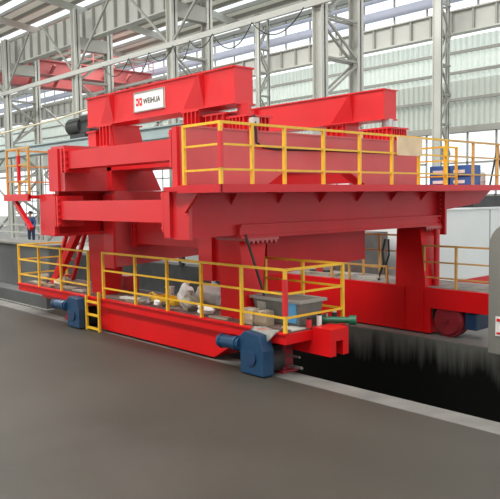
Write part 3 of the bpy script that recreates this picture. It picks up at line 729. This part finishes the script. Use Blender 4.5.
# ------------------------------------------------------------------ the worker
def skinned(name, joints, edges, mat, parent, sub=1):
    me = bpy.data.meshes.new(name)
    keys=list(joints); org=WORLD[parent.name]
    me.from_pydata([Vector(joints[k][0])-org for k in keys],[(keys.index(a),keys.index(b)) for a,b in edges],[])
    o = bpy.data.objects.new(name+'_tmp', me); COL.objects.link(o)
    md=o.modifiers.new('s','SKIN'); md.use_smooth_shade=True
    for i,k in enumerate(keys):
        r=joints[k][1]; r=(r,r) if not isinstance(r,tuple) else r
        me.skin_vertices[0].data[i].radius=r
    me.skin_vertices[0].data[0].use_root=True
    s=o.modifiers.new('u','SUBSURF'); s.levels=sub; s.render_levels=sub
    dg=bpy.context.evaluated_depsgraph_get(); dg.update()
    m2=bpy.data.meshes.new_from_object(o.evaluated_get(dg)); bpy.data.objects.remove(o)
    m2.name=name; m2.materials.clear(); m2.materials.append(mat)
    p=bpy.data.objects.new(name,m2); COL.objects.link(p); p.parent=parent; WORLD[p.name]=org
    return p
px,py,pz=-34.85,16.0,.66
W = empty('person',(px,py,pz)); tag(W,'person in dark blue work clothes standing behind the concrete block','person')
def J(x,y,z): return (px+x,py+y,pz+z)
body={'pelvis':(J(0,0,.92),.12),'waist':(J(0,0,1.08),.115),'chest':(J(.02,-.02,1.30),(.16,.12)),'neckb':(J(.03,-.03,1.46),.07),'neck':(J(.05,-.05,1.53),.05),
 'chin':(J(.075,-.075,1.60),.075),'head':(J(.07,-.06,1.68),.092),'crown':(J(.06,-.05,1.75),.06)}
ed=[('pelvis','waist'),('waist','chest'),('chest','neckb'),('neckb','neck'),('neck','chin'),('chin','head'),('head','crown')]
for s,n in ((-1,'l'),(1,'r')):
    body['sh'+n]=(J(.13*s,.11*s,1.40),.065); body['el'+n]=(J(.22*s+.05,.16*s-.06,1.13),.045); body['wr'+n]=(J(.16*s+.16,.12*s-.16,.98),.032); body['ha'+n]=(J(.15*s+.22,.11*s-.22,.97),.034)
    ed += [('chest','sh'+n),('sh'+n,'el'+n),('el'+n,'wr'+n),('wr'+n,'ha'+n)]
    for i in range(4):
        a='f%d'%i+n; body[a]=(J(.15*s+.27+.02*i*.7,.11*s-.27+.02*i*.7,.98-.015*i),.011); b=a+'t'; body[b]=(J(.15*s+.30+.014*i,.11*s-.30+.014*i,.955-.015*i),.009); ed+=[('ha'+n,a),(a,b)]
    a='th'+n; body[a]=(J(.15*s+.24,.11*s-.19,1.01),.012); ed.append(('wr'+n,a))
    body['hip'+n]=(J(.07*s,.07*s,.88),.10); body['kn'+n]=(J(.08*s+.02,.08*s-.02,.48),.062); body['an'+n]=(J(.08*s,.08*s,.09),.045); body['to'+n]=(J(.08*s+.12,.08*s-.12,.04),.04)
    ed += [('pelvis','hip'+n),('hip'+n,'kn'+n),('kn'+n,'an'+n),('an'+n,'to'+n)]
skinned('body',body,ed,SKIN,W,2)
jk={k:body[k] for k in('pelvis','waist','chest','neckb','shl','ell','wrl','shr','elr','wrr')}
def fat(v,a):
    p,r=v; return (p,tuple(q+a for q in r)) if isinstance(r,tuple) else (p,r+a)
jk={k:fat(v,.022) for k,v in jk.items()}
skinned('jacket',jk,[e for e in ed if e[0] in jk and e[1] in jk],JACK,W,2)
tr={k:fat(body[k],.02) for k in('pelvis','hipl','knl','anl','hipr','knr','anr')}
skinned('trousers',tr,[e for e in ed if e[0] in tr and e[1] in tr],TROU,W,2)
m=MB(); bmesh.ops.create_uvsphere(m.bm,u_segments=20,v_segments=12,radius=.118)
for v in m.bm.verts:
    c=v.co.copy(); v.co=Vector(J(.055,-.045,1.70))+Vector((c.x,c.y,max(c.z,-.03)))
m.build('hair',HAIRM,W,smooth=True)
for s in(-1,1):
    for nm,a,r,z,mt in(('ear',1.5,.022,1.67,SKIN),('eye',.38,.011,1.685,HAIRM)):
        d=Vector((.707,-.707,0)); e=Vector((.707,.707,0)); cpt=Vector(J(.075,-.065,z))+d*(.10*math.cos(a))+e*(.10*math.sin(a)*s)
        m=MB(); bmesh.ops.create_icosphere(m.bm,subdivisions=2,radius=r); bmesh.ops.translate(m.bm,verts=m.bm.verts,vec=cpt); m.build(nm,mt,W,smooth=True)
m=MB(); c0=Vector(J(.075,-.065,1.655))+Vector((.707,-.707,0))*.105
m.cyl(c0+Vector((0,0,.025)),c0+Vector((.02,-.02,-.01)),.008,.017,8).build('nose',SKIN,W)
m=MB(); c0=Vector(J(.08,-.08,1.615))+Vector((.707,-.707,0))*.078
m.bar(c0-Vector((.02,.02,0)),c0+Vector((.02,.02,0)),.012,.01).build('mouth',WHEELR,W)

# ------------------------------------------------------------------ camera
yaw,pitch,roll=[math.radians(a) for a in (47.83,-4.276,-.8144)]
F=Vector((-math.sin(yaw)*math.cos(pitch),math.cos(yaw)*math.cos(pitch),math.sin(pitch)))
r=Vector((math.cos(yaw),math.sin(yaw),0)); u=r.cross(F)
r2=r*math.cos(roll)+u*math.sin(roll); u2=r2.cross(F)
cam=bpy.data.cameras.new('camera'); co=bpy.data.objects.new('camera',cam); COL.objects.link(co)
M=Matrix((r2,u2,-F)).transposed().to_4x4(); M.translation=Vector((0,0,3.0)); co.matrix_world=M
cam.sensor_width=36; cam.sensor_fit='HORIZONTAL'; cam.lens=692.33/500*36; cam.clip_end=500
S.camera=co

# ------------------------------------------------------------------ light
w=bpy.data.worlds.new('world'); S.world=w; w.use_nodes=True
bg=w.node_tree.nodes['Background']; bg.inputs[0].default_value=(.97,.985,1,1); bg.inputs[1].default_value=1.5
def area(name,loc,rot,sx,sy,e,c=(1,.98,.95)):
    l=bpy.data.lights.new(name,'AREA'); l.shape='RECTANGLE'; l.size=sx; l.size_y=sy; l.energy=e; l.color=c
    o=bpy.data.objects.new(name,l); COL.objects.link(o); o.location=loc; o.rotation_euler=rot; return o
for k,(x,y,e) in enumerate(((-10,-6,7500),(-10,5,2600),(-42,4,9000))):  # added fill lamps above the near bay, out of view
    area('fill_near_bay',(x,y,zr(y)-.7),(0,0,0),26,3.0,e)
area('skylight_far_bay',(-40,30,16.6),(0,0,0),60,3,5000)
S.view_settings.view_transform='Standard'; S.view_settings.look='None'; S.view_settings.exposure=.06; S.view_settings.gamma=1
S.view_settings.use_curve_mapping=False
